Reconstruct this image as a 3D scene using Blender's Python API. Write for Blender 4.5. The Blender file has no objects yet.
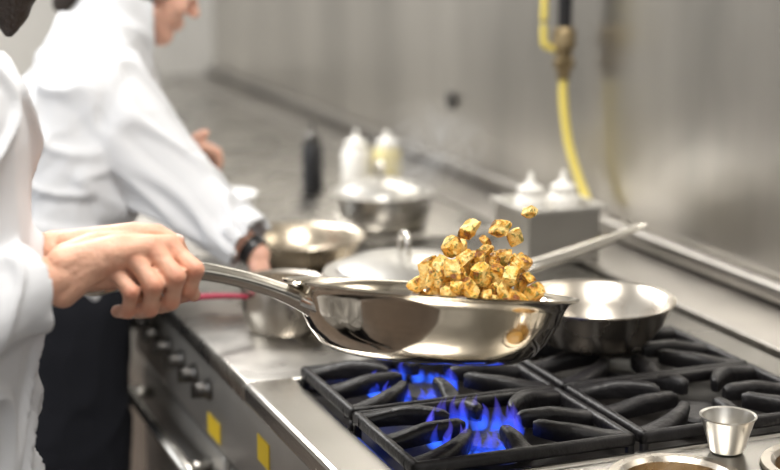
import bpy, bmesh, math, random
from mathutils import Vector, Matrix, noise, Euler
random.seed(7)
C = bpy.context.scene.collection
V = Vector
PI = math.pi

# ------------------------------------------------------------------ materials
def nt(name):
    m = bpy.data.materials.new(name); m.use_nodes = True
    n = m.node_tree.nodes; l = m.node_tree.links
    return m, n, l, n['Principled BSDF']

def mat(name, col, rough=.5, metal=0., var=.0, scale=20., bump=0., bscale=60., spec=.5, sss=0., stretch=(1,1,1), rvar=0., coat=0., attr=None):
    m, n, l, b = nt(name)
    b.inputs['Base Color'].default_value = (*col, 1)
    b.inputs['Roughness'].default_value = rough
    b.inputs['Metallic'].default_value = metal
    b.inputs['Specular IOR Level'].default_value = spec
    b.inputs['Coat Weight'].default_value = coat
    if sss:
        b.inputs['Subsurface Weight'].default_value = sss
        b.inputs['Subsurface Radius'].default_value = (.02, .008, .004)
        b.inputs['Subsurface Scale'].default_value = .3
    tc = n.new('ShaderNodeTexCoord'); mp = n.new('ShaderNodeMapping')
    mp.inputs['Scale'].default_value = stretch
    l.new(tc.outputs['Object'], mp.inputs['Vector'])
    csock = None
    if var or rvar:
        nz = n.new('ShaderNodeTexNoise'); nz.inputs['Scale'].default_value = scale; nz.inputs['Detail'].default_value = 5
        l.new(mp.outputs[0], nz.inputs['Vector'])
        if var:
            r = n.new('ShaderNodeValToRGB')
            r.color_ramp.elements[0].position = .3; r.color_ramp.elements[1].position = .7
            r.color_ramp.elements[0].color = (*[max(0, c*(1-var)) for c in col], 1)
            r.color_ramp.elements[1].color = (*[min(1, c*(1+var)) for c in col], 1)
            l.new(nz.outputs['Fac'], r.inputs[0]); l.new(r.outputs[0], b.inputs['Base Color']); csock = r.outputs[0]
        if rvar:
            mr = n.new('ShaderNodeMapRange')
            mr.inputs['To Min'].default_value = max(.02, rough-rvar); mr.inputs['To Max'].default_value = rough+rvar
            l.new(nz.outputs['Fac'], mr.inputs['Value']); l.new(mr.outputs[0], b.inputs['Roughness'])
    if attr:
        an = n.new('ShaderNodeAttribute'); an.attribute_name = attr[0]
        mx = n.new('ShaderNodeMixRGB'); mx.inputs[2].default_value = (*attr[1], 1)
        l.new(an.outputs['Fac'], mx.inputs[0]); l.new(csock, mx.inputs[1]); l.new(mx.outputs[0], b.inputs['Base Color'])
    if bump:
        nb = n.new('ShaderNodeTexNoise'); nb.inputs['Scale'].default_value = bscale; nb.inputs['Detail'].default_value = 4
        l.new(mp.outputs[0], nb.inputs['Vector'])
        bp = n.new('ShaderNodeBump'); bp.inputs['Strength'].default_value = bump; bp.inputs['Distance'].default_value = .01
        l.new(nb.outputs['Fac'], bp.inputs['Height']); l.new(bp.outputs[0], b.inputs['Normal'])
    return m

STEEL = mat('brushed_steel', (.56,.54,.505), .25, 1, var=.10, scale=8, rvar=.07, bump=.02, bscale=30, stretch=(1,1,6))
BINM = mat('satin_steel', (.64,.62,.58), .34, 1, var=.06, scale=8)
PANELM = mat('panel_steel', (.42,.405,.38), .40, .85, var=.10, scale=6)
RIMM = mat('bright_steel', (.80,.785,.75), .38, .9, var=.05, scale=8)
LIDM = mat('lid_steel', (.80,.785,.75), .30, 1, var=.08, scale=8, rvar=.05)
POLISH = mat('polished_pan_steel', (.76,.69,.58), .10, 1, var=.14, scale=14, rvar=.05, bump=.04, bscale=14)
HANDLEM = mat('handle_steel', (.72,.69,.63), .22, 1, var=.06, scale=20)
PANIN = mat('used_pan_steel', (.64,.59,.52), .27, 1, var=.15, scale=16, rvar=.08)
OLDPAN = mat('heat_tinted_steel', (.60,.52,.41), .26, 1, var=.22, scale=14, rvar=.08)
WALLM = mat('wall_sheet_steel', (.49,.47,.435), .32, 1, var=.20, scale=2.4, rvar=.08, bump=.04, bscale=5, stretch=(1,1.6,.4))
ENDW = mat('end_wall_steel', (.50,.49,.47), .45, .65, var=.14, scale=1.8, stretch=(1,1,.4))
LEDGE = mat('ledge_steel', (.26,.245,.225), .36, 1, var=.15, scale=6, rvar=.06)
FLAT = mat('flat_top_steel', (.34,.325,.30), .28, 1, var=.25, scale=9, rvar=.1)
IRON = mat('cast_iron', (.010,.009,.010), .44, 0, var=.4, scale=30, bump=.18, bscale=110, spec=.45)
BLACK = mat('black_enamel', (.012,.012,.014), .3, 0, spec=.5)
DARKST = mat('dark_steel', (.10,.095,.09), .35, .9, var=.3, scale=12)
KNOBM = mat('knob_metal', (.10,.095,.09), .32, .9, var=.1, scale=12)
TRAYM = mat('burnt_tray', (.025,.022,.020), .45, .5, var=.5, scale=12)
COAT = mat('white_cotton', (.68,.69,.715), .9, 0, var=.02, scale=12, bump=.14, bscale=18, spec=.15)
APRON = mat('black_cotton', (.014,.015,.020), .9, 0, bump=.2, bscale=25, spec=.2)
SKIN = mat('skin', (.76,.43,.30), .48, 0, var=.12, scale=35, bump=.18, bscale=150, sss=.08, spec=.4, attr=('flush', (.60,.20,.12)))
SKIN2 = mat('fair_skin', (.78,.45,.34), .5, 0, var=.06, scale=20, sss=.12, spec=.4)
NAIL = mat('nail', (.86,.58,.50), .3, 0)
HAIR = mat('dark_hair', (.025,.015,.010), .5, 0, bump=.5, bscale=60, stretch=(4,4,1))
YEL = mat('yellow_rubber', (.78,.64,.14), .45)
BRASS = mat('aged_brass', (.30,.23,.13), .35, .9, var=.2, scale=30)
WPLAST = mat('white_plastic', (.84,.82,.77), .4)
OILP = mat('yellow_sauce_plastic', (.72,.62,.28), .4)
STICK = mat('yellow_sticker', (.75,.52,.02), .5)
RED = mat('dark_red_silicone', (.28,.02,.05), .5)
FLOOR = mat('floor_tile', (.10,.075,.06), .4, 0, var=.2, scale=6)
CEIL = mat('ceiling_paint', (.8,.8,.78), .8)
CERAM = mat('white_ceramic', (.85,.85,.85), .25)

def potato_mat():
    m, n, l, b = nt('fried_potato')
    tc = n.new('ShaderNodeTexCoord'); oi = n.new('ShaderNodeObjectInfo')
    mul = n.new('ShaderNodeVectorMath'); mul.operation = 'SCALE'; mul.inputs['Scale'].default_value = 60
    l.new(oi.outputs['Location'], mul.inputs[0])
    add = n.new('ShaderNodeVectorMath'); add.operation = 'ADD'
    l.new(tc.outputs['Object'], add.inputs[0]); l.new(mul.outputs[0], add.inputs[1])
    nz = n.new('ShaderNodeTexNoise'); nz.inputs['Scale'].default_value = 1.5; nz.inputs['Detail'].default_value = 4; nz.inputs['Roughness'].default_value = .65
    l.new(add.outputs[0], nz.inputs['Vector'])
    sp = n.new('ShaderNodeSeparateXYZ'); l.new(tc.outputs['Object'], sp.inputs[0])
    mxm = n.new('ShaderNodeMath'); mxm.operation = 'MAXIMUM'; l.new(sp.outputs['X'], mxm.inputs[0]); l.new(sp.outputs['Z'], mxm.inputs[1])
    tr = n.new('ShaderNodeMapRange'); tr.inputs['From Min'].default_value = .28; tr.inputs['From Max'].default_value = .46; tr.inputs['To Max'].default_value = .15
    l.new(mxm.outputs[0], tr.inputs['Value'])
    sb = n.new('ShaderNodeMath'); sb.operation = 'SUBTRACT'; l.new(nz.outputs['Fac'], sb.inputs[0]); l.new(tr.outputs[0], sb.inputs[1])
    r = n.new('ShaderNodeValToRGB'); e = r.color_ramp.elements
    e[0].position = .27; e[0].color = (.22,.065,.010,1)
    e[1].position = .56; e[1].color = (1.0,.76,.30,1)
    x = e.new(.41); x.color = (.86,.45,.055,1)
    l.new(sb.outputs[0], r.inputs[0])
    n2 = n.new('ShaderNodeTexNoise'); n2.inputs['Scale'].default_value = 3.2; n2.inputs['Detail'].default_value = 4
    l.new(add.outputs[0], n2.inputs['Vector'])
    r2 = n.new('ShaderNodeValToRGB'); r2.color_ramp.elements[0].position = .55; r2.color_ramp.elements[1].position = .62
    r2.color_ramp.elements[1].color = (.8,.8,.8,1)
    l.new(n2.outputs['Fac'], r2.inputs[0])
    mx = n.new('ShaderNodeMixRGB'); mx.inputs[2].default_value = (.16,.17,.02,1)
    l.new(r2.outputs[0], mx.inputs[0]); l.new(r.outputs[0], mx.inputs[1]); l.new(mx.outputs[0], b.inputs['Base Color'])
    bp = n.new('ShaderNodeBump'); bp.inputs['Strength'].default_value = .4; bp.inputs['Distance'].default_value = .06
    l.new(n2.outputs['Fac'], bp.inputs['Height']); l.new(bp.outputs[0], b.inputs['Normal'])
    b.inputs['Roughness'].default_value = .38
    return m
POTATO = potato_mat()

def flame_mat():
    m = bpy.data.materials.new('gas_flame'); m.use_nodes = True
    n = m.node_tree.nodes; l = m.node_tree.links; n.clear()
    out = n.new('ShaderNodeOutputMaterial'); em = n.new('ShaderNodeEmission'); tr = n.new('ShaderNodeBsdfTransparent')
    mx = n.new('ShaderNodeMixShader'); tc = n.new('ShaderNodeTexCoord'); sp = n.new('ShaderNodeSeparateXYZ')
    l.new(tc.outputs['Object'], sp.inputs[0])
    mr = n.new('ShaderNodeMapRange'); mr.inputs['From Min'].default_value = 0; mr.inputs['From Max'].default_value = .042
    l.new(sp.outputs['Z'], mr.inputs['Value'])
    cr = n.new('ShaderNodeValToRGB'); e = cr.color_ramp.elements
    e[0].color = (.03,.14,1,1); e[1].color = (.20,.14,.9,1); x = e.new(.4); x.color = (.03,.07,.95,1)
    l.new(mr.outputs[0], cr.inputs[0]); l.new(cr.outputs[0], em.inputs['Color']); em.inputs['Strength'].default_value = 2.6
    lw = n.new('ShaderNodeLayerWeight'); lw.inputs['Blend'].default_value = .5
    inv = n.new('ShaderNodeMath'); inv.operation='SUBTRACT'; inv.inputs[0].default_value=1; l.new(lw.outputs['Facing'], inv.inputs[1])
    pw = n.new('ShaderNodeMath'); pw.operation='POWER'; pw.inputs[1].default_value=2.0; l.new(inv.outputs[0], pw.inputs[0])
    fr = n.new('ShaderNodeMapRange'); fr.inputs['To Min'].default_value = .26; fr.inputs['To Max'].default_value = .04
    l.new(mr.outputs[0], fr.inputs['Value'])
    ad = n.new('ShaderNodeMath'); ad.operation='MULTIPLY'
    l.new(pw.outputs[0], ad.inputs[0]); l.new(fr.outputs[0], ad.inputs[1])
    l.new(ad.outputs[0], mx.inputs[0]); l.new(tr.outputs[0], mx.inputs[1]); l.new(em.outputs[0], mx.inputs[2])
    l.new(mx.outputs[0], out.inputs[0]); return m
FLAME = flame_mat()

# ------------------------------------------------------------------ object helpers
def obj_from_bm(bm, name, m, smooth=True, parent=None):
    me = bpy.data.meshes.new(name); bm.normal_update(); bm.to_mesh(me); bm.free()
    o = bpy.data.objects.new(name, me); C.objects.link(o)
    if m: me.materials.append(m)
    for p in me.polygons: p.use_smooth = smooth
    if parent: o.parent = parent
    return o
def autosmooth(o, ang=35):
    me = o.data
    bm = bmesh.new(); bm.from_mesh(me)
    for e in bm.edges:
        if len(e.link_faces) == 2 and e.calc_face_angle(0) > math.radians(ang): e.smooth = False
    bm.to_mesh(me); bm.free()
def top(o, label, cat, group=None):
    o['label'] = label; o['category'] = cat
    if group: o['group'] = group
    return o
def struct(o, label=None, cat=None):
    o['kind'] = 'structure'
    if label: o['label'] = label
    o['category'] = cat or o.name.split('_')[0]
    return o
def empty(name, loc=(0,0,0), M=None):
    o = bpy.data.objects.new(name, None); C.objects.link(o); o.empty_display_size = .02
    if M is not None: o.matrix_world = M
    else: o.location = loc
    return o
def add_box(bm, lo, hi, M=None, bev=0., seg=2):
    lo = V(lo); hi = V(hi)
    r = bmesh.ops.create_cube(bm, size=1)
    vs = r['verts']
    for v in vs:
        v.co = V([lo[i]+(v.co[i]+.5)*(hi[i]-lo[i]) for i in range(3)])
    if bev:
        es = list({e for v in vs for e in v.link_edges})
        rb = bmesh.ops.bevel(bm, geom=es, offset=bev, segments=seg, affect='EDGES', profile=.5)
        vs = list({v for f in rb['faces'] for v in f.verts} | {v for v in vs if v.is_valid})
    if M is not None:
        for v in vs: v.co = M @ v.co
    return vs
def box(name, lo, hi, m, bev=.0, parent=None, M=None):
    bm = bmesh.new(); add_box(bm, lo, hi, M, bev)
    o = obj_from_bm(bm, name, m, bev > 0, parent)
    if bev: autosmooth(o, 50)
    return o
def lathe_bm(bm, prof, seg=64, M=None):
    rings = []
    for r, z in prof:
        if r < 1e-6:
            rings.append([bm.verts.new((0,0,z))])
        else:
            rings.append([bm.verts.new((r*math.cos(2*PI*i/seg), r*math.sin(2*PI*i/seg), z)) for i in range(seg)])
    for a, b in zip(rings, rings[1:]):
        for i in range(seg):
            j = (i+1) % seg
            if len(a) == 1 and len(b) == 1: continue
            if len(a) == 1: bm.faces.new((a[0], b[j], b[i]))
            elif len(b) == 1: bm.faces.new((a[i], a[j], b[0]))
            else: bm.faces.new((a[i], a[j], b[j], b[i]))
    if M is not None:
        for rr in rings:
            for v in rr: v.co = M @ v.co
def lathe(name, prof, m, loc=(0,0,0), seg=64, parent=None, ang=40):
    bm = bmesh.new(); lathe_bm(bm, prof, seg)
    bmesh.ops.recalc_face_normals(bm, faces=bm.faces)
    o = obj_from_bm(bm, name, m, True, parent); o.location = loc; autosmooth(o, ang); return o
def catmull(pts, n=8):
    P = [V(p) for p in pts]; out = []
    P = [P[0]*2-P[1]] + P + [P[-1]*2-P[-2]]
    for i in range(1, len(P)-2):
        for k in range(n):
            t = k/n
            out.append(.5*((2*P[i])+(-P[i-1]+P[i+1])*t+(2*P[i-1]-5*P[i]+4*P[i+1]-P[i+2])*t*t+(-P[i-1]+3*P[i]-3*P[i+1]+P[i+2])*t**3))
    out.append(P[-2]); return out
def tube_bm(bm, pts, rads, seg=12, flat=1., ref=V((0,0,1)), n=8, smooth=True):
    if smooth:
        path = catmull(pts, n)
        rr = [rads[min(i//n, len(rads)-2)]*(1-(i%n)/n)+rads[min(i//n, len(rads)-2)+1]*((i%n)/n) for i in range(len(path)-1)]+[rads[-1]]
    else: path = [V(p) for p in pts]; rr = rads
    rings = []
    for i, p in enumerate(path):
        t = (path[min(i+1, len(path)-1)]-path[max(i-1, 0)]).normalized()
        side = t.cross(ref)
        if side.length < 1e-3: side = t.cross(V((1,0,0)))
        side.normalize(); up = side.cross(t)
        rings.append([bm.verts.new(p+side*math.cos(2*PI*k/seg)*rr[i]+up*math.sin(2*PI*k/seg)*rr[i]*flat) for k in range(seg)])
    for a, b in zip(rings, rings[1:]):
        for k in range(seg):
            j = (k+1) % seg; bm.faces.new((a[k], a[j], b[j], b[k]))
    bm.faces.new(rings[0][::-1]); bm.faces.new(rings[-1])
def tube(name, pts, rads, m, parent=None, **kw):
    if isinstance(rads, (int, float)): rads = [rads]*len(pts)
    bm = bmesh.new(); tube_bm(bm, pts, rads, **kw)
    bmesh.ops.recalc_face_normals(bm, faces=bm.faces)
    o = obj_from_bm(bm, name, m, True, parent); autosmooth(o, 60); return o

# organic builder ----------------------------------------------------
def add_sphere(bm, c, r, M=None):
    Mx = Matrix.Translation(V(c)) @ (M or Matrix.Identity(4)) @ Matrix.Diagonal((*((r,r,r) if isinstance(r,(int,float)) else r), 1))
    bmesh.ops.create_uvsphere(bm, u_segments=20, v_segments=14, radius=1, matrix=Mx)
def add_cone(bm, a, b, ra, rb):
    a = V(a); b = V(b); d = b-a
    if d.length < 1e-5: return
    q = d.to_track_quat('Z', 'Y').to_matrix().to_4x4()
    bmesh.ops.create_cone(bm, cap_ends=True, segments=20, radius1=ra, radius2=rb, depth=d.length, matrix=Matrix.Translation((a+b)/2) @ q)
def chain(bm, pts, open_end=False):
    for k, (p, r) in enumerate(pts):
        if open_end and k == len(pts)-1: continue
        add_sphere(bm, p, r)
    for (p, r), (q, s) in zip(pts, pts[1:]): add_cone(bm, p, q, r, s)
def cuff(bm, a, b, r, t=.006):
    a = V(a); b = V(b); d = b-a; Ln = d.length
    M = Matrix.Translation(a) @ d.to_track_quat('Z','Y').to_matrix().to_4x4()
    lathe_bm(bm, [(0,0),(r,0),(r*1.03,Ln*.5),(r*1.03,Ln),(r*1.03-t,Ln),(r*1.0-t,Ln*.45),(0,Ln*.45)], 28, M)
def remesh(bm, name, m, vox, it=6, parent=None, folds=0., fscale=9., flush=None, fdir=(0,0,1)):
    bmesh.ops.recalc_face_normals(bm, faces=bm.faces)
    me = bpy.data.meshes.new(name+'_src'); bm.to_mesh(me); bm.free()
    o = bpy.data.objects.new(name, me); C.objects.link(o)
    md = o.modifiers.new('r', 'REMESH'); md.mode = 'VOXEL'; md.voxel_size = vox; md.use_smooth_shade = True
    sm = o.modifiers.new('s', 'SMOOTH'); sm.factor = .5; sm.iterations = it
    dg = bpy.context.evaluated_depsgraph_get(); dg.update()
    me2 = bpy.data.meshes.new_from_object(o.evaluated_get(dg))
    o.modifiers.clear(); o.data = me2; me2.name = name
    me2.materials.clear(); me2.materials.append(m)
    if folds:
        D = V(fdir).normalized()
        nn = [v.normal.copy() for v in me2.vertices]
        for v, n_ in zip(me2.vertices, nn):
            p = v.co*fscale
            wv = noise.noise(p*.35+V((5,2,8)))*.9
            al = p.dot(D)
            q = (p-D*al)+D*(al*.30)+V((wv,-wv,wv))
            a = noise.noise(q*.9)
            t_ = noise.noise(q*1.7+V((3,1,7)))
            b = 1-min(1, math.sqrt(t_*t_+.003)*3.6)
            q2_ = D*al*1.3+(p-D*al)*.45+V((wv,wv,0))*1.5
            t2 = noise.noise(q2_*1.2+V((1,6,2)))
            c = 1-min(1, math.sqrt(t2*t2+.003)*5)
            msk = max(0, noise.noise(p*.5+V((2,2,2)))+.15)
            v.co += n_*folds*(a*.8+b*b*.9-c*c*msk*1.6)
    if flush:
        at = me2.attributes.new('flush', 'FLOAT', 'POINT')
        vals = []
        for v in me2.vertices:
            f = 0
            if abs(v.co.x-.34) < .16 and 1.05 < v.co.z < 1.28:
                for p, r, s in flush:
                    d = (v.co-p).length
                    if d < r: f = max(f, s*(1-d/r))
            vals.append(f)
        at.data.foreach_set('value', vals)
    for p in me2.polygons: p.use_smooth = True
    if parent: o.parent = parent
    return o

# ------------------------------------------------------------------ room
struct(box('floor', (-2.6,-2.5,-.05), (1.6,5.6,0), FLOOR), 'dark tiled kitchen floor')
struct(box('ceiling', (-2.6,-2.5,2.75), (1.6,5.6,2.8), CEIL), 'plain pale kitchen ceiling')
struct(box('wall_right', (1.45,-2.5,0), (1.55,5.6,2.75), WALLM), 'dull stainless sheet wall behind the stove')
struct(box('wall_end', (-2.6,5.4,0), (1.45,5.5,2.75), ENDW), 'dull stainless end wall')
struct(box('wall_left', (-2.7,-2.5,0), (-2.6,5.5,2.75), mat('white_wall',(.75,.74,.72),.7)), 'white wall on the far side of the kitchen')
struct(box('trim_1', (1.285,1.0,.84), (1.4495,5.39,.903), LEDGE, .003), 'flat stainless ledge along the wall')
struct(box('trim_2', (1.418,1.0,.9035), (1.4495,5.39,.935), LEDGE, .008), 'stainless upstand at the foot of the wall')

for i, x in enumerate((-1.5, -.35, .75)):  # unseen dark boxes behind the camera, added for dark streaks in pan reflections
    f_ = box('refrigerator', (x,-2.35,.0), (x+.62,-1.75,1.95), DARKST, .01)
    top(f_, 'tall unseen dark steel box added for streaks in the pan reflections', 'refrigerator', 'unseen dark boxes added for pan reflections')
    box('door', (x+.01,-1.749,.10), (x+.61,-1.715,1.93), DARKST, .008, f_)
    box('handle', (x+.54,-1.714,.9), (x+.565,-1.685,1.3), STEEL, .006, f_)

# ------------------------------------------------------------------ stove
FX = .548
stove = empty('gas_range', (.9, 2.09, 0))
def P(o):
    o.parent = stove; o.matrix_parent_inverse = Matrix.Translation((-.9,-2.09,0)); return o
top(stove, 'stainless gas range with cast-iron grates and flat steel top', 'stove')
Y0, Y1, YM = 1.503, 2.675, 1.922
P(box('body', (.585,Y0+.015,.10), (1.275,Y1-.015,.872), STEEL, .003))
bm = bmesh.new()
add_box(bm, (FX,Y0,.872), (.617,YM+.01,.902), None, .006)
add_box(bm, (1.185,Y0,.872), (1.262,YM+.01,.902), None, .004)
add_box(bm, (.615,Y0,.872), (1.19,Y0+.014,.902), None, .004)
P(obj_from_bm(bm, 'cooktop_frame', STEEL, False))
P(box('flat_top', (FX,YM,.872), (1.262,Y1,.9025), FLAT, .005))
P(box('drip_tray', (.617,Y0+.013,.8725), (1.19,YM,.879), TRAYM))
P(box('control_panel', (.562,Y0+.01,.745), (.5845,Y1-.01,.871), PANELM, .004))
P(box('oven_door', (.566,1.56,.20), (.5845,2.08,.735), PANELM, .006))
P(box('oven_door', (.566,2.11,.20), (.5845,2.63,.735), PANELM, .006))
for a, b in ((1.60,2.04),(2.15,2.59)):
    bm = bmesh.new(); tube_bm(bm, [(.529,a,.70),(.529,b,.70)], [.010,.010], smooth=False)
    add_box(bm, (.529,a+.02,.692),(.566,a+.04,.708)); add_box(bm, (.529,b-.04,.692),(.566,b-.02,.708))
    P(obj_from_bm(bm, 'oven_handle', STEEL))
for sx in (.62,1.22):
    for sy in (1.58,2.60):
        P(box('leg', (sx-.02,sy-.02,0), (sx+.02,sy+.02,.10), DARKST))
kprof = [(0,0),(.016,0),(.016,.004),(.012,.007),(.011,.019),(.009,.022),(0,.022)]
for y in (1.66,2.16,2.24,2.32,2.40,2.48,2.56):
    bm = bmesh.new(); lathe_bm(bm, kprof, 24, Matrix.Rotation(-PI/2,4,'Y'))
    add_box(bm, (-.027,-.0035,-.010), (-.020,.0035,.010))
    bmesh.ops.recalc_face_normals(bm, faces=bm.faces)
    k = obj_from_bm(bm, 'knob', KNOBM); autosmooth(k, 40)
    k.location = (.5615, y, .822); P(k)
P(box('warning_sticker', (.5603,1.865,.80), (.5618,1.915,.835), STICK))
P(box('warning_sticker', (.5603,2.105,.755), (.5618,2.17,.785), STICK))

XC = (.758, 1.042); RC = (1.619, 1.817)
for ry in RC:
    for xc in XC:
        P(lathe('burner', [(0,0),(.050,0),(.050,.006),(.042,.009),(.040,.014),(0,.014)], DARKST, (xc, ry, .8795), 40))
        P(lathe('burner_cap', [(0,0),(.036,0),(.037,.003),(.034,.007),(.018,.009),(0,.009)], IRON, (xc, ry, .8938), 40))
def grate_bm():
    bm = bmesh.new()
    w, d, e_ = .1325, .0925, .0058
    for (ax,ay,bx_,by) in ((-w,-d,w,-d),(w,-d,w,d),(-w,d,w,d),(-w,-d,-w,d)):
        add_box(bm, (ax-e_,ay-e_,-.020),(bx_+e_,by+e_,-.004),None,.0048,3)
    for sx in (-1,1):
        for sy in (-1,1):
            add_box(bm, (sx*w-.0045,sy*d-.0045,-.0448),(sx*w+.0045,sy*d+.0045,-.01),None,.002)
    def finger(a, b, bend, wd, rise=.010):
        a = V((*a,0)); b = V((*b,0)); dr = b-a; L_ = dr.length; dr.normalize(); s = V((-dr.y,dr.x,0))
        rows = []; N = 16
        for k in range(N+1):
            t = k/N
            c = a+dr*(L_*t)+s*bend*math.sin(PI*t)
            zt = -.005+rise*(.5-.5*math.cos(PI*min(1,t*1.6)))
            if t > .9: zt -= .004*((t-.9)/.1)**2
            zb = -.021 + .007*t
            hw = wd*(1.6-.75*t)
            if t > .9: hw *= (1-.4*((t-.9)/.1)**2)
            rows.append([bm.verts.new(c+s*hw*x+V((0,0,zb+(zt-zb)*z))) for (x, z) in ((-.8,0),(-1,.6),(-.85,.88),(-.5,1),(.5,1),(.85,.88),(1,.6),(.8,0))])
        for r1, r2 in zip(rows, rows[1:]):
            for k in range(8): bm.faces.new((r1[k], r1[(k+1)%8], r2[(k+1)%8], r2[k]))
        bm.faces.new(rows[0][::-1]); bm.faces.new(rows[-1])
    ri = .034
    finger((-w,0),(-ri,0),0,.0085); finger((w,0),(ri,0),0,.0085)
    finger((0,-d),(0,-ri),0,.0085); finger((0,d),(0,ri),0,.0085)
    for sx in (-1,1):
        for sy in (-1,1):
            finger((sx*w,sy*d*.90),(sx*.040,sy*.030),sx*sy*-.014,.0088)
    bmesh.ops.recalc_face_normals(bm, faces=bm.faces)
    return bm
g0 = obj_from_bm(grate_bm(), 'burner_grate', IRON, True); autosmooth(g0, 50)
first = True
for ry in RC:
    for xc in XC:
        g = g0 if first else g0.copy()
        if not first: C.objects.link(g)
        first = False
        g.location = (xc, ry, .9245)
        top(g, 'black cast-iron burner grate on the gas range', 'grate', 'burner grates on the gas range')

def flame(loc, n=34, seed=1, r=.042, h=.05):
    rnd = random.Random(seed); bm = bmesh.new()
    for i in range(n):
        a = 2*PI*i/n+rnd.uniform(-.1,.1); hh = h*rnd.uniform(.55,1.25); rr = .0075*rnd.uniform(.8,1.2)
        base = V((math.cos(a)*r, math.sin(a)*r, 0)); out = V((math.cos(a), math.sin(a), 0))
        wb = rnd.uniform(-.004,.004); wc = rnd.uniform(-.003,.003)
        pts = [base-out*.002, base+out*.009+V((0,0,hh*.20)), base+out*.013+V((wb*.5,wc,hh*.5)), base+out*.011+V((-wb*.4,wc,hh*.8)), base+out*.008+V((wb,wb*.5,hh*1.1))]
        tube_bm(bm, pts, [rr*.5, rr, rr*.9, rr*.5, rr*.03], seg=12, n=5, ref=V((-out.y,out.x,0)))
    o = obj_from_bm(bm, 'gas_flame', FLAME); o.location = loc; return o
f1 = flame((XC[0]-.024, RC[0]-.004, .8990), seed=2, n=38, r=.040, h=.034)
top(f1, 'ring of blue gas flames on the uncovered burner', 'flame'); f1['kind'] = 'stuff'
f2 = flame((XC[0]-.020, RC[1], .8990), seed=5, n=28, r=.042, h=.022)
top(f2, 'ring of blue gas flames beneath the tossed pan', 'flame'); f2['kind'] = 'stuff'

# ------------------------------------------------------------------ near worktop with round wells
bm = bmesh.new(); add_box(bm, (FX,1.06,.862),(1.28,1.500,.902),None,.004)
wt = obj_from_bm(bm, 'worktop', STEEL, False)
wells = [(.885,1.415,.064),(1.065,1.39,.064)]
for (x,y,r) in wells:
    bm = bmesh.new(); bmesh.ops.create_cone(bm, cap_ends=True, segments=64, radius1=r, radius2=r, depth=.2, matrix=Matrix.Translation((x,y,.88)))
    c = obj_from_bm(bm, 'cut', None, False)
    md = wt.modifiers.new('b','BOOLEAN'); md.operation='DIFFERENCE'; md.object=c; md.solver='EXACT'
dg = bpy.context.evaluated_depsgraph_get(); dg.update()
me = bpy.data.meshes.new_from_object(wt.evaluated_get(dg)); wt.modifiers.clear(); wt.data = me
for o in [o for o in bpy.data.objects if o.name.startswith('cut')]: bpy.data.objects.remove(o)
top(wt, 'stainless worktop with round wells beside the range', 'counter')
b_ = box('cabinet', (.585,1.07,.0), (1.28,1.498,.74), STEEL, .004); top(b_, 'stainless base cabinet under the worktop', 'cabinet')
box('side_panel', (.585,1.07,.7405),(.60,1.498,.861), STEEL, 0, b_)
box('side_panel', (1.262,1.07,.7405),(1.28,1.498,.861), STEEL, 0, b_)
wp = [(0,-.10),(.052,-.10),(.057,-.09),(.060,0),(.064,.004),(.073,.004),(.074,.001)]
for i,(x,y,r) in enumerate(wells):
    o = lathe('round_insert', wp, PANIN, (x,y,.9025), 64)
    sd = o.modifiers.new('s','SOLIDIFY'); sd.thickness=.0015
    bm = bmesh.new(); lathe_bm(bm, [(0,-.035),(.055,-.035)], 48)
    l_ = obj_from_bm(bm, 'oil', mat('cooking_oil' if i==0 else 'sauce', (.35,.20,.05), .08, 0, var=.2), True, o)
    top(o, 'round stainless insert with golden oil sunk in the worktop', 'container', 'round inserts in the worktop')

mc = lathe('measuring_cup', [(0,.001),(.018,.001),(.020,.004),(.0305,.040),(.0325,.042),(.0325,.0435),(.0295,.0425),(.019,.006),(0,.005)], BINM, (.988,1.476,.9025), 48)
top(mc, 'small tapered stainless cup standing beside the burners', 'cup')

# ------------------------------------------------------------------ tossed frying pan
n_ = V((.145,.165,1)).normalized()
X_ = V((1,0,-.145)); X_ = (X_-n_*X_.dot(n_)).normalized(); Y_ = n_.cross(X_)
Mp = Matrix((( X_.x,Y_.x,n_.x,.672),(X_.y,Y_.y,n_.y,1.60),(X_.z,Y_.z,n_.z,1.087),(0,0,0,1)))
pan = empty('frying_pan', M=Mp)
top(pan, 'large shiny stainless frying pan tossed above the flames', 'pan')
prof = [(0,-.070),(.094,-.070),(.107,-.067),(.121,-.059),(.134,-.044),(.146,-.023),(.151,-.008),(.156,.001),(.166,.0045),(.1665,.0070),(.156,.0050),(.149,-.005),(.143,-.023),(.131,-.042),(.118,-.056),(.105,-.063),(.093,-.066),(0,-.066)]
lathe('pan_body', prof, POLISH, (0,0,0), 96, pan, 50)
Mi = Mp.inverted()
def L(p): return Mi @ V(p)
hp = [L((.545,1.60,1.080)), L((.522,1.60,1.094)), L((.49,1.60,1.110)), L((.445,1.60,1.127)), L((.395,1.60,1.139)), L((.345,1.60,1.137)), L((.300,1.60,1.129)), L((.284,1.60,1.126))]
tube('handle', hp, [.017,.0135,.0115,.0110,.0115,.0120,.0110,.006], HANDLEM, pan, seg=18, flat=.85, n=8)
bm = bmesh.new()
tube_bm(bm, [L((.552,1.56,1.085)),L((.530,1.578,1.093)),L((.520,1.60,1.096)),L((.530,1.622,1.090)),L((.552,1.64,1.081))],[.008]*5, seg=10)
obj_from_bm(bm, 'handle_bracket', HANDLEM, True, pan)
for dy in (-.022,0,.022):
    bm = bmesh.new(); bmesh.ops.create_uvsphere(bm,u_segments=12,v_segments=8,radius=.004)
    r_ = obj_from_bm(bm,'rivet',POLISH,True,pan); r_.location = (-.145+abs(dy)*.1,dy,-.012)

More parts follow.
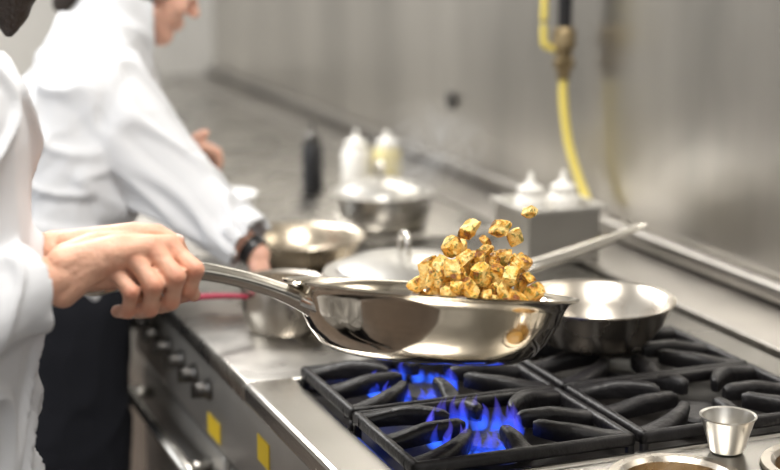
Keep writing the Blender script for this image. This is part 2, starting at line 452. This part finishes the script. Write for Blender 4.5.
# ------------------------------------------------------------------ diced potatoes
def cube_mesh(k):
    bm = bmesh.new(); bmesh.ops.create_cube(bm, size=1)
    rnd = random.Random(k)
    bmesh.ops.subdivide_edges(bm, edges=bm.edges[:], cuts=5, use_grid_fill=True)
    sx, sy, sz = rnd.uniform(.95,1.4), rnd.uniform(.75,1.05), rnd.uniform(.60,.95)
    sh = [rnd.uniform(-.22,.22) for _ in range(4)]
    off = V((k*3.1, k*1.7, 0))
    for v in bm.verts:
        c = v.co.copy()
        v.co = c*(1-.14*max(0, c.length-.60)/.26)
        v.co *= 1+.13*noise.noise(c*2.0+off)+.07*noise.noise(c*6+off)
        v.co.x += sh[0]*c.z+sh[1]*c.y; v.co.y += sh[2]*c.z; v.co.z += sh[3]*c.x*.6
        v.co.x *= sx; v.co.y *= sy; v.co.z *= sz
    me = bpy.data.meshes.new('potato_cube')
    for e in bm.edges:
        if len(e.link_faces) == 2 and e.calc_face_angle(0) > math.radians(52): e.smooth = False
    bm.to_mesh(me); bm.free(); me.materials.append(POTATO)
    for p in me.polygons: p.use_smooth = True
    return me
meshes = [cube_mesh(k) for k in range(14)]
placed = []
def potato(p, s, label):
    o = bpy.data.objects.new('potato_cube', random.choice(meshes)); C.objects.link(o)
    o.location = p; o.scale = (s,s,s); o.rotation_euler = [random.uniform(0,2*PI) for _ in range(3)]
    top(o, label, 'food', 'herbed potato cubes tossed from the pan'); placed.append((V(p), s))
fly = [((.7185,1.60,1.158),.0165),((.757,1.60,1.156),.0175),((.776,1.60,1.144),.0175),((.794,1.60,1.172),.0145)]
for p, s in fly: potato(p, s, 'golden herbed potato cube flying above the pan')
for p, s in [((.698,1.60,1.140),.019),((.708,1.590,1.126),.018),((.738,1.60,1.131),.015),((.760,1.60,1.121),.018),((.775,1.59,1.119),.017),((.684,1.59,1.122),.018),((.721,1.59,1.128),.015),((.739,1.60,1.143),.010),((.748,1.60,1.118),.015),((.729,1.60,1.119),.017)]:
    potato(p, s, 'golden fried potato cube flecked with herbs in the pan')
tries = 0
while len(placed) < 135 and tries < 60000:
    tries += 1
    x = random.uniform(.672,.776); z = random.uniform(1.045,1.142); y = random.uniform(1.545,1.66)
    tp = 1.124-.12*max(0,x-.715)-.6*max(0,.690-x)+.010*math.sin(x*150)
    rad = .056*(1-.35*max(0,(z-1.08)/.07))
    if z > tp or abs(y-1.60) > rad: continue
    s = random.uniform(.0115,.0195)
    if all((q-V((x,y,z))).length > (s+t)*.49 for q, t in placed):
        potato((x,y,z), s, 'golden fried potato cube flecked with herbs in the pan')

# ------------------------------------------------------------------ other cookware
def pan_obj(name, loc, r, h, m, label, cat='pan', handle=None, hm=None, lid=False, lm=None, flare=.8):
    e = empty(name, loc); top(e, label, cat)
    t = .002; rb = r*flare
    prof = [(0,0),(rb*.93,0),(rb,.006),((rb+r)/2+.004,h*.5),(r,h-.004),(r+.006,h),(r+.006,h+.002),(r-t,h-.001),((rb+r)/2+.002,h*.5),(rb-t,.008),(rb*.9,t),(0,t)]
    lathe('pan_body' if cat=='pan' else 'pot_body', prof, m, (0,0,0), 72, e, 50)
    if lid:
        lp = [(0,h+.030),(r*.35,h+.027),(r*.72,h+.018),(r*.90,h+.010),(r*.93,h+.0035),(r+.008,h+.0030),(r+.009,h+.001)]
        ld = lathe('lid', lp[::-1], lm or m, (0,0,0), 64, e, 30)
        ld.modifiers.new('s','SOLIDIFY').thickness = .0015
        bm = bmesh.new(); z = h+.028
        tube_bm(bm, [(-.004,-.014,z),(-.004,-.015,z+.018),(-.003,-.008,z+.028),(-.003,.008,z+.028),(-.004,.015,z+.018),(-.004,.014,z)],[.0050]*6, seg=8, ref=V((1,0,0)))
        obj_from_bm(bm, 'lid_handle', HANDLEM, True, ld)
    if handle:
        pts, rr = handle
        tube('handle', [V(p)-V(loc) for p in pts], rr, hm or m, e, seg=14, flat=.45, n=8)
    return e
TZ = .9035; GZ = .9345
pan_obj('saute_pan', (.835,2.075,TZ), .112, .088, STEEL, 'lidded stainless saute pan with long flat handle on the steel top',
        handle=([(.938,2.05,.978),(.960,2.04,.982),(1.02,2.03,.998),(1.11,2.03,1.018),(1.180,2.03,1.038),(1.200,2.03,1.043)], [.016,.016,.018,.016,.010,.004]), hm=HANDLEM, lid=True, lm=LIDM)
pan_obj('steel_pan', (1.012,1.835,GZ), .100, .058, PANIN, 'wide flared stainless pan resting empty on a back burner', flare=.72)
pan_obj('small_pan', (.670,2.155,TZ), .058, .072, PANIN, 'small stainless pan with dark red sleeved handle on the range', flare=.85,
        handle=([(.612,2.135,.962),(.585,2.128,.967),(.55,2.118,.972),(.50,2.105,.976)], [.008,.009,.010,.008]), hm=RED)
pan_obj('omelette_pan', (.825,2.545,TZ), .108, .046, OLDPAN, 'wide shallow heat-tinted frying pan beside the cook', flare=.78,
        handle=([(.725,2.52,.945),(.70,2.51,.950),(.66,2.485,.960),(.63,2.47,.966)], [.010,.010,.009,.009]), hm=STEEL)
pan_obj('stew_pot', (1.075,2.80,.903), .090, .062, STEEL, 'lidded stainless pot on the counter past the range', 'pot', lid=True, flare=.95, lm=LIDM)

fc = box('counter_unit', (.60,2.69,.08), (1.28,5.38,.862), STEEL, .004)
top(fc, 'stainless counter base continuing past the range', 'cabinet')
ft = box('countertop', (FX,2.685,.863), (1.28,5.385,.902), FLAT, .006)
top(ft, 'stainless countertop continuing past the range', 'counter')

def bottle(loc, m, capm, label, h=.125, r=.026):
    e = lathe('squeeze_bottle', [(0,0),(r*.95,0),(r,.004),(r,h*.78),(r*.85,h*.86),(r*.62,h*.90),(r*.62,h*.93),(0,h*.93)], m, loc, 32, None, 50)
    lathe('bottle_cap', [(r*.75,h*.88),(r*.78,h*.90),(r*.78,h*.99),(r*.45,h*1.03),(r*.22,h*1.08),(r*.12,h*1.22),(0,h*1.22)], capm, (0,0,0), 28, e, 50)
    top(e, label, 'bottle', 'squeeze bottles'); return e
bottle((1.140,3.12,.903), WPLAST, WPLAST, 'white plastic squeeze bottle on the far counter', .11, .030)
bottle((1.202,3.10,.903), OILP, WPLAST, 'squeeze bottle of yellow oil on the far counter', .11, .030)
bottle((1.06,3.17,.903), BLACK, DARKST, 'dark squeeze bottle on the far counter', .12, .022)
BX, BY = 1.250, 2.45
bx = empty('steel_bin', (BX,BY,.904)); top(bx, 'square stainless bin holding two white squeeze bottles', 'container')
w, d, hh = .068, .066, .090
bm = bmesh.new(); add_box(bm, (-w,-d,0),(w,d,hh))
bmesh.ops.delete(bm, geom=[f for f in bm.faces if f.calc_center_median().z > hh*.9], context='FACES')
bb = obj_from_bm(bm, 'bin_body', BINM, False, bx); bb.modifiers.new('s','SOLIDIFY').thickness = .002
bm = bmesh.new()
add_box(bm, (-w-.009,-d-.009,hh-.001),(w+.009,d+.009,hh+.005))
o_ = obj_from_bm(bm, 'rim', RIMM, False, bx)
bm = bmesh.new(); add_box(bm, (-w+.001,-d+.001,hh-.02),(w-.001,d-.001,hh+.02)); c = obj_from_bm(bm,'cut',None,False); c.location=(BX,BY,.904)
md = o_.modifiers.new('b','BOOLEAN'); md.operation='DIFFERENCE'; md.object=c; md.solver='EXACT'
dg = bpy.context.evaluated_depsgraph_get(); dg.update()
me = bpy.data.meshes.new_from_object(o_.evaluated_get(dg)); o_.modifiers.clear(); o_.data = me; bpy.data.objects.remove(c)
bottle((1.217,2.450,.908), WPLAST, WPLAST, 'white squeeze bottle standing in the steel bin', .118, .029)
bottle((1.279,2.448,.908), WPLAST, WPLAST, 'white squeeze bottle standing in the steel bin', .118, .029)

wb = lathe('bowl', [(0,0),(.03,0),(.032,.004),(.055,.03),(.062,.055),(.064,.056),(.060,.056),(.052,.032),(.028,.007),(0,.007)], CERAM, (.80,2.93,.903), 48)
top(wb, 'white ceramic bowl on the counter by the second cook', 'bowl')

gv = empty('gas_hose', (1.40,2.69,1.18)); top(gv, 'yellow gas hose hanging from a brass valve and black pipe', 'hose')
def G(p): return V(p)-V((1.40,2.69,1.18))
tube('pipe', [G((1.40,2.69,2.74)),G((1.40,2.69,1.27))], [.014,.014], BLACK, gv, smooth=False)
lathe('valve', [(0,-.006),(.012,-.006),(.014,.012),(.020,.016),(.021,.03),(.016,.034),(.016,.05),(.022,.054),(.022,.085),(.018,.092),(0,.092)], BRASS, G((1.40,2.69,1.185)), 24, gv, 40)
tube('lever', [G((1.385,2.695,1.235)),G((1.367,2.70,1.243)),G((1.362,2.70,1.26)),G((1.362,2.70,1.36))], [.006,.007,.007,.007], YEL, gv, seg=8)
tube('hose', [G((1.40,2.69,1.19)),G((1.40,2.688,1.14)),G((1.404,2.67,1.06)),G((1.412,2.635,.99)),G((1.414,2.61,.96)),G((1.405,2.60,.945))], [.0082]*6, YEL, gv, seg=10)

sw = box('wall_switch', (1.436,3.31,1.04), (1.4495,3.335,1.08), DARKST, .004); top(sw, 'small dark switch on the steel wall', 'switch')

# ------------------------------------------------------------------ people
def head(bm, c, fwd, up, s=1.):
    f = V(fwd).normalized(); u = V(up); u = (u-f*u.dot(f)).normalized(); r = f.cross(u)
    R = Matrix(((f.x,r.x,u.x,0),(f.y,r.y,u.y,0),(f.z,r.z,u.z,0),(0,0,0,1)))
    def q(a,b,c_): return V(c)+f*a*s+r*b*s+u*c_*s
    add_sphere(bm, q(-.012,0,.025), (.092*s,.072*s,.085*s), R)
    add_sphere(bm, q(.022,0,-.02), (.060*s,.056*s,.075*s), R)
    add_sphere(bm, q(.052,0,-.080), (.026*s,.028*s,.022*s), R)
    for sd in (-1,1):
        add_cone(bm, q(.0,.048*sd,-.045), q(.050,.016*sd,-.082), .018*s, .016*s)
        add_sphere(bm, q(.050,.034*sd,-.022), (.022*s,.020*s,.022*s), R)
        add_sphere(bm, q(-.002,.074*sd,-.006), (.015*s,.007*s,.028*s), R)
        add_sphere(bm, q(.068,.028*sd,.026), (.014*s,.022*s,.008*s), R)
    add_cone(bm, q(.077,0,.018), q(.098,0,-.018), .008*s, .011*s)
    add_sphere(bm, q(.098,0,-.020), (.013*s,.014*s,.009*s), R)
    add_sphere(bm, q(.076,0,-.046), (.013*s,.023*s,.0065*s), R); add_sphere(bm, q(.074,0,-.057), (.013*s,.020*s,.0075*s), R)
    return q, R
def eyes(q, R, parent, s=1.):
    for sd in (-1,1):
        bm = bmesh.new(); add_sphere(bm, q(.066,.030*sd,.008), .0115*s)
        obj_from_bm(bm, 'eye', CERAM, True, parent)
        bm = bmesh.new(); add_sphere(bm, q(.0745,.030*sd,.008), .0050*s)
        obj_from_bm(bm, 'iris', HAIR, True, parent)
def leg(bm, hip, knee, ankle, k=1.):
    chain(bm, [(hip,.085*k),(knee,.055*k),((V(knee)*.65+V(ankle)*.35),.052*k),(ankle,.036*k)])
def shoe(parent, ankle, fwd):
    a = V(ankle); f = V(fwd).normalized(); bm = bmesh.new()
    chain(bm, [((a.x-f.x*.02,a.y-f.y*.02,.042),.040),((a.x+f.x*.08,a.y+f.y*.08,.038),.036),((a.x+f.x*.15,a.y+f.y*.15,.032),.030)])
    chain(bm, [((a.x,a.y,.06),.045),((a.x,a.y,.10),.044)])
    return remesh(bm, 'shoe', BLACK, .008, 4, parent)

# ---- front cook
O = V((.344,1.60,1.1370)); u = V((.992,0,.03)).normalized(); v = V((0,-1,0)); w = V((-.03,0,.992)).normalized()
def H(a,b,c): return O+u*a+v*b+w*c
bm = bmesh.new(); fl = []
Wr = V((.256,1.576,1.150))
# right hand: rounded fist, knuckles above the handle, fingers curled beneath it
F = [
 (.044,(.016,.032),(.040,.010),(.034,-.014),(.013,-.024),.98,.012),
 (.023,(.025,.035),(.049,.007),(.040,-.021),(.015,-.031),1.06,.009),
 (.001,(.027,.031),(.050,.001),(.039,-.026),(.013,-.034),1.02,.006),
 (-.020,(.024,.021),(.043,-.005),(.031,-.028),(.010,-.032),.88,.004)]
for i,(a,m1,p1,d1,t1,k,sl) in enumerate(F):
    mc_ = H(a-.014,*m1); pp = H(a+sl*.5,*p1); dd = H(a,*d1); tt = H(a-.007,*t1)
    chain(bm, [(mc_,.0126*k),((mc_*.5+pp*.5),.0092*k),(pp,.0104*k),((pp+dd)/2,.0082*k),(dd,.0089*k),(tt,.0078*k)])
    w0 = Wr+V((.004,-.004,.014-.010*i))
    chain(bm, [(w0,.0160),(w0*.5+mc_*.5+V((0,-.003,.007)),.0150),(mc_,.0124*k)])
    fl += [(mc_+v*.010,.014,.45),(pp+v*.008,.014,.75),(dd+v*.006,.012,.7)]
chain(bm, [(Wr,.020),(H(-.045,.010,.012),.020),(H(-.012,.014,.010),.016)])
tb = [(Wr+V((.010,.014,.014)),.016),(H(-.044,-.002,.036),.0155),(H(-.014,-.006,.036),.0120),(H(.014,-.006,.030),.0106),(H(.036,-.002,.024),.0086)]
chain(bm, tb)
chain(bm, [(Wr,.023),(Wr+V((-.022,.0,-.006)),.024),(V((.18,1.550,1.140)),.032),(V((.12,1.51,1.14)),.040),(V((.03,1.47,1.13)),.044),(V((.05,1.50,1.25)),.050),(V((.10,1.56,1.38)),.058)])
# left hand tucked behind the fist
Wl = V((.262,1.636,1.160))
for i,(a,m1,p1,d1,k) in enumerate(((.056,(-.018,.024),(-.032,.004),(-.022,-.018),.93),(.036,(-.028,.028),(-.042,.000),(-.026,-.024),1.0),(.015,(-.030,.025),(-.042,-.006),(-.024,-.028),1.0),(-.004,(-.028,.016),(-.036,-.012),(-.020,-.030),.88))):
    mc_ = H(a-.012,*m1); pp = H(a,*p1); dd = H(a,*d1)
    tt = H(a+.002, -.004, -.028)
    chain(bm, [(mc_,.0120*k),(pp,.0098*k),(dd,.0088*k),(tt,.0080*k)])
    w0 = Wl+V((0,0,.008-.008*i))
    chain(bm, [(w0,.0165),((w0+mc_)/2+V((0,0,.006)),.0148),(mc_,.0120*k)])
tl = [(Wl+V((.016,-.010,.010)),.016),(H(-.030,-.022,.038),.0145),(H(.000,-.018,.042),.0120),(H(.024,-.010,.040),.0108),(H(.042,-.001,.030),.0088)]
chain(bm, tl); fl += [(tl[3][0]+w*.008,.014,.6),(tl[4][0],.012,.5)]
chain(bm, [(Wl,.022),(V((.19,1.70,1.148)),.028),(V((.08,1.93,1.14)),.044),(V((.08,1.93,1.25)),.048),(V((.10,1.90,1.38)),.058)])
for dy in (-.075,.075):
    chain(bm, [((.10,1.73+dy,.92),.10),((.11,1.73+dy,1.12),.095),((.12,1.73+dy,1.30),.10)])
chain(bm, [((.10,1.58,1.385),.06),((.12,1.73,1.42),.065),((.10,1.88,1.385),.06)])
chain(bm, [((.11,1.73,1.40),.07),((.15,1.735,1.50),.055)])
q1, R1 = head(bm, V((.19,1.745,1.585)), V((.85,.15,-.5)), V((.5,.1,.85)))
for dy in (-.09,.09): leg(bm, (.10,1.73+dy,.90), (.13,1.73+dy,.50), (.08,1.73+dy,.09))
p1 = remesh(bm, 'person', SKIN, .0019, 2, flush=fl)
top(p1, 'cook in white jacket gripping the pan handle with both hands', 'person')
eyes(q1, R1, p1)
bm = bmesh.new(); add_sphere(bm, q1(-.022,0,.035), (.100,.082,.090), R1); add_sphere(bm, q1(-.05,0,-.02), (.06,.07,.06), R1)
chain(bm, [((.165,1.665,1.58),.045),((.215,1.680,1.49),.040),((.238,1.690,1.440),.036),((.240,1.70,1.410),.022),((.238,1.70,1.388),.010)])
remesh(bm, 'hair', HAIR, .006, 3, p1)
tn = tl[4][0]+w*.0062+u*.004
bm = bmesh.new(); add_sphere(bm, tn, (.0055,.0044,.0026), Matrix.Rotation(.6,4,'Y')); obj_from_bm(bm, 'thumbnail', NAIL, True, p1)
bm = bmesh.new()
for dy in (-.085,.085):
    chain(bm, [((.095,1.73+dy,.80),.148),((.095,1.73+dy,.95),.138),((.115,1.73+dy,1.12),.130),((.120,1.73+dy,1.28),.130),((.12,1.73+dy*.7,1.36),.10)])
chain(bm, [((.09,1.57,1.385),.080),((.11,1.73,1.42),.078),((.09,1.89,1.385),.080)])
chain(bm, [((.10,1.56,1.385),.083),((.05,1.50,1.25),.080),((.03,1.47,1.145),.072),((.10,1.51,1.136),.060),((.165,1.540,1.134),.052),((.198,1.553,1.138),.049)], True)
cuff(bm, (.180,1.546,1.137),(.226,1.563,1.142), .048)
chain(bm, [((.10,1.90,1.385),.085),((.08,1.93,1.25),.080),((.08,1.93,1.15),.070),((.11,1.86,1.148),.056)])
chain(bm, [((.12,1.73,1.44),.070),((.135,1.73,1.475),.064)])
remesh(bm, 'jacket', COAT, .0042, 3, p1, folds=.017, fscale=9, fdir=(.55,0,.8))
bm = bmesh.new()
for dy in (-.09,.09): leg(bm, (.10,1.73+dy,.88), (.13,1.73+dy,.50), (.08,1.73+dy,.14), 1.25)
remesh(bm, 'trousers', APRON, .01, 4, p1, folds=.004)
for dy in (-.09,.09): shoe(p1, (.08,1.73+dy,.09), (1,0,0))

# ---- second cook
A = (V((.385,2.53,0)), V((.40,2.72,0)))
bm = bmesh.new()
hd = V((.625,2.735,1.375))
for a, c_ in zip(A, (.0,.03)):
    chain(bm, [(a+V((0,0,.86)),.09),(a+V((.03,0,1.0)),.088),(a+V((.085+c_,.01,1.15)),.088)])
chain(bm, [((.49,2.56,1.215),.050),((.52,2.66,1.24),.055),((.55,2.78,1.215),.050)])
chain(bm, [((.53,2.68,1.25),.052),((.575,2.71,1.32),.046)])
q2, R2 = head(bm, hd, V((.90,.10,-.42)), V((.42,.05,.90)), .95)
S_ = V((.014,-.014,-.016))
chain(bm, [((.50,2.545,1.20),.05),((.575,2.43,1.085),.040),(V((.655,2.335,1.005))+S_*.6,.024),(V((.668,2.325,.995))+S_,.020)])
for i in range(4):
    bx_ = V((.674,2.330+.012*i-.02,.982))+S_
    chain(bm, [(V((.665,2.328,.990))+S_,.013),(bx_,.0090),(bx_+V((.002,-.003,-.012)),.0080),(bx_+V((-.008,-.002,-.020)),.0070)])
chain(bm, [(V((.660,2.312,.982))+S_,.010),(V((.664,2.306,.972))+S_,.0088),(V((.668,2.306,.962))+S_,.0075)])
chain(bm, [((.55,2.79,1.20),.05),((.60,2.84,1.06),.042),((.655,2.70,1.080),.026),((.668,2.675,1.088),.022)])
for i in range(4):
    bx_ = V((.690,2.668+.011*i-.02,1.098-.010*i))
    chain(bm, [((.668,2.675,1.088),.016),(bx_,.0100),(bx_+V((.022,-.006,-.010)),.0085),(bx_+V((.026,-.004,-.030)),.0072)])
chain(bm, [((.670,2.665,1.098),.012),((.680,2.650,1.115),.0095),((.692,2.645,1.122),.008)])
for a in A: leg(bm, a+V((0,0,.84)), a+V((.02,0,.46)), a+V((-.02,0,.09)), .95)
p2 = remesh(bm, 'person', SKIN2, .0035, 3)
top(p2, 'second cook in white jacket and black apron bending over the range', 'person')
eyes(q2, R2, p2, .95)
bm = bmesh.new(); add_sphere(bm, q2(-.026,0,.032), (.094,.080,.090), R2); add_sphere(bm, q2(-.06,0,-.01), (.055,.065,.06), R2); chain(bm, [(q2(-.10,0,.0),.045),(q2(-.13,0,-.05),.032),(q2(-.135,0,-.10),.018)])
remesh(bm, 'hair', HAIR, .006, 3, p2)
bm = bmesh.new()
for a, c_ in zip(A, (.0,.03)):
    chain(bm, [(a+V((.01,0,.95)),.120),(a+V((.035,0,1.02)),.114),(a+V((.068+c_,0,1.12)),.114),(a+V((.085+c_,.01,1.18)),.105)])
chain(bm, [((.475,2.56,1.215),.083),((.51,2.66,1.25),.080),((.55,2.79,1.225),.080)])
chain(bm, [((.485,2.545,1.215),.086),((.525,2.48,1.145),.080),((.575,2.43,1.088),.067),((.61,2.385,1.05),.055),((.640,2.353,1.022),.047)], True)
cuff(bm, (.630,2.363,1.031),(.673,2.317,.994), .0455)
chain(bm, [((.55,2.79,1.22),.08),((.60,2.84,1.08),.07),((.640,2.73,1.073),.046)])
chain(bm, [((.515,2.67,1.26),.078),((.535,2.68,1.285),.068)])
cuff(bm, (.530,2.678,1.275),(.566,2.704,1.333), .062, .008)
remesh(bm, 'jacket', COAT, .005, 3, p2, folds=.020, fscale=8.5, fdir=(.5,-.4,-.7))
tube('wristband', [V((.678,2.314,.985))+V((-.006,.007,.005)), V((.678,2.314,.985))+V((.003,-.004,-.003))], [.025,.0245], BLACK, p2, smooth=False, seg=24)
bm = bmesh.new()
for a in A: leg(bm, a+V((0,0,.86)), a+V((.02,0,.46)), a+V((-.02,0,.14)), 1.15)
remesh(bm, 'trousers', APRON, .01, 4, p2, folds=.004)
bm = bmesh.new()
for a in A:
    chain(bm, [(a+V((.02,0,.88)),.120),(a+V((.02,0,.60)),.112),(a+V((.02,0,.40)),.112)])
remesh(bm, 'apron', APRON, .009, 5, p2, folds=.006)
for a in A: shoe(p2, a+V((-.02,0,.09)), (1,.1,0))

# ------------------------------------------------------------------ steam
m = bpy.data.materials.new('steam'); m.use_nodes = True; n = m.node_tree.nodes; l = m.node_tree.links; n.clear()
out = n.new('ShaderNodeOutputMaterial'); vs = n.new('ShaderNodeVolumeScatter'); tc = n.new('ShaderNodeTexCoord')
ln = n.new('ShaderNodeVectorMath'); ln.operation='LENGTH'; l.new(tc.outputs['Object'], ln.inputs[0])
fall = n.new('ShaderNodeMapRange'); fall.inputs['From Min'].default_value=1; fall.inputs['From Max'].default_value=.1
l.new(ln.outputs['Value'], fall.inputs['Value'])
nz = n.new('ShaderNodeTexNoise'); nz.inputs['Scale'].default_value=1.6; nz.inputs['Detail'].default_value=3; nz.inputs['Distortion'].default_value=1.0
l.new(tc.outputs['Object'], nz.inputs['Vector'])
rp = n.new('ShaderNodeMapRange'); rp.inputs['From Min'].default_value=.45; rp.inputs['From Max'].default_value=.74; rp.inputs['To Max'].default_value=60
l.new(nz.outputs['Fac'], rp.inputs['Value'])
mu = n.new('ShaderNodeMath'); mu.operation='MULTIPLY'; l.new(rp.outputs[0], mu.inputs[0]); l.new(fall.outputs[0], mu.inputs[1])
l.new(mu.outputs[0], vs.inputs['Density']); l.new(vs.outputs[0], out.inputs['Volume'])
bm = bmesh.new(); bmesh.ops.create_icosphere(bm, subdivisions=3, radius=1)
st = obj_from_bm(bm, 'steam', m); st.location=(.710,1.70,1.232); st.scale=(.08,.04,.070)
top(st, 'faint wisps of steam rising from the hot food', 'steam'); st['kind']='stuff'

# ------------------------------------------------------------------ lights
def area(name, loc, rot, sx, sy, pw, col=(1,1,1)):
    d = bpy.data.lights.new(name, 'AREA'); d.shape='RECTANGLE'; d.size=sx; d.size_y=sy; d.energy=pw; d.color=col
    o = bpy.data.objects.new(name, d); C.objects.link(o); o.location=loc; o.rotation_euler=rot; return o
area('ceiling_lamp', (.5,1.3,2.7), (0,0,0), .6, 1.0, 40, (1,.96,.90))
area('ceiling_lamp', (.3,3.4,2.7), (0,0,0), .7, .9, 56, (1,.98,.95))
area('ceiling_lamp', (.4,4.8,2.7), (0,0,0), .9, .6, 46, (1,.98,.95))
area('window_light', (-2.4,2.6,1.7), (0,-PI/2,0), 1.2, 2.2, 34, (.92,.96,1))
area('window_light', (.2,-1.6,2.3), (math.radians(65),0,0), 2.0, .8, 13, (1,.98,.95))
w_ = bpy.data.worlds.new('world'); w_.use_nodes=True; bpy.context.scene.world=w_
w_.node_tree.nodes['Background'].inputs[0].default_value=(.95,.97,1,1); w_.node_tree.nodes['Background'].inputs[1].default_value=.6

# ------------------------------------------------------------------ camera
cd = bpy.data.cameras.new('camera'); cam = bpy.data.objects.new('camera', cd); C.objects.link(cam)
cam.location=(0,0,1.53); cam.rotation_euler=(math.radians(90-12.2),0,math.radians(-21.3))
cd.sensor_width=36; cd.lens=1600/780*36; cd.clip_start=.05
cd.dof.use_dof=True; cd.dof.focus_distance=1.82; cd.dof.aperture_fstop=2.6
bpy.context.scene.camera=cam
bpy.context.scene.view_settings.view_transform='Standard'
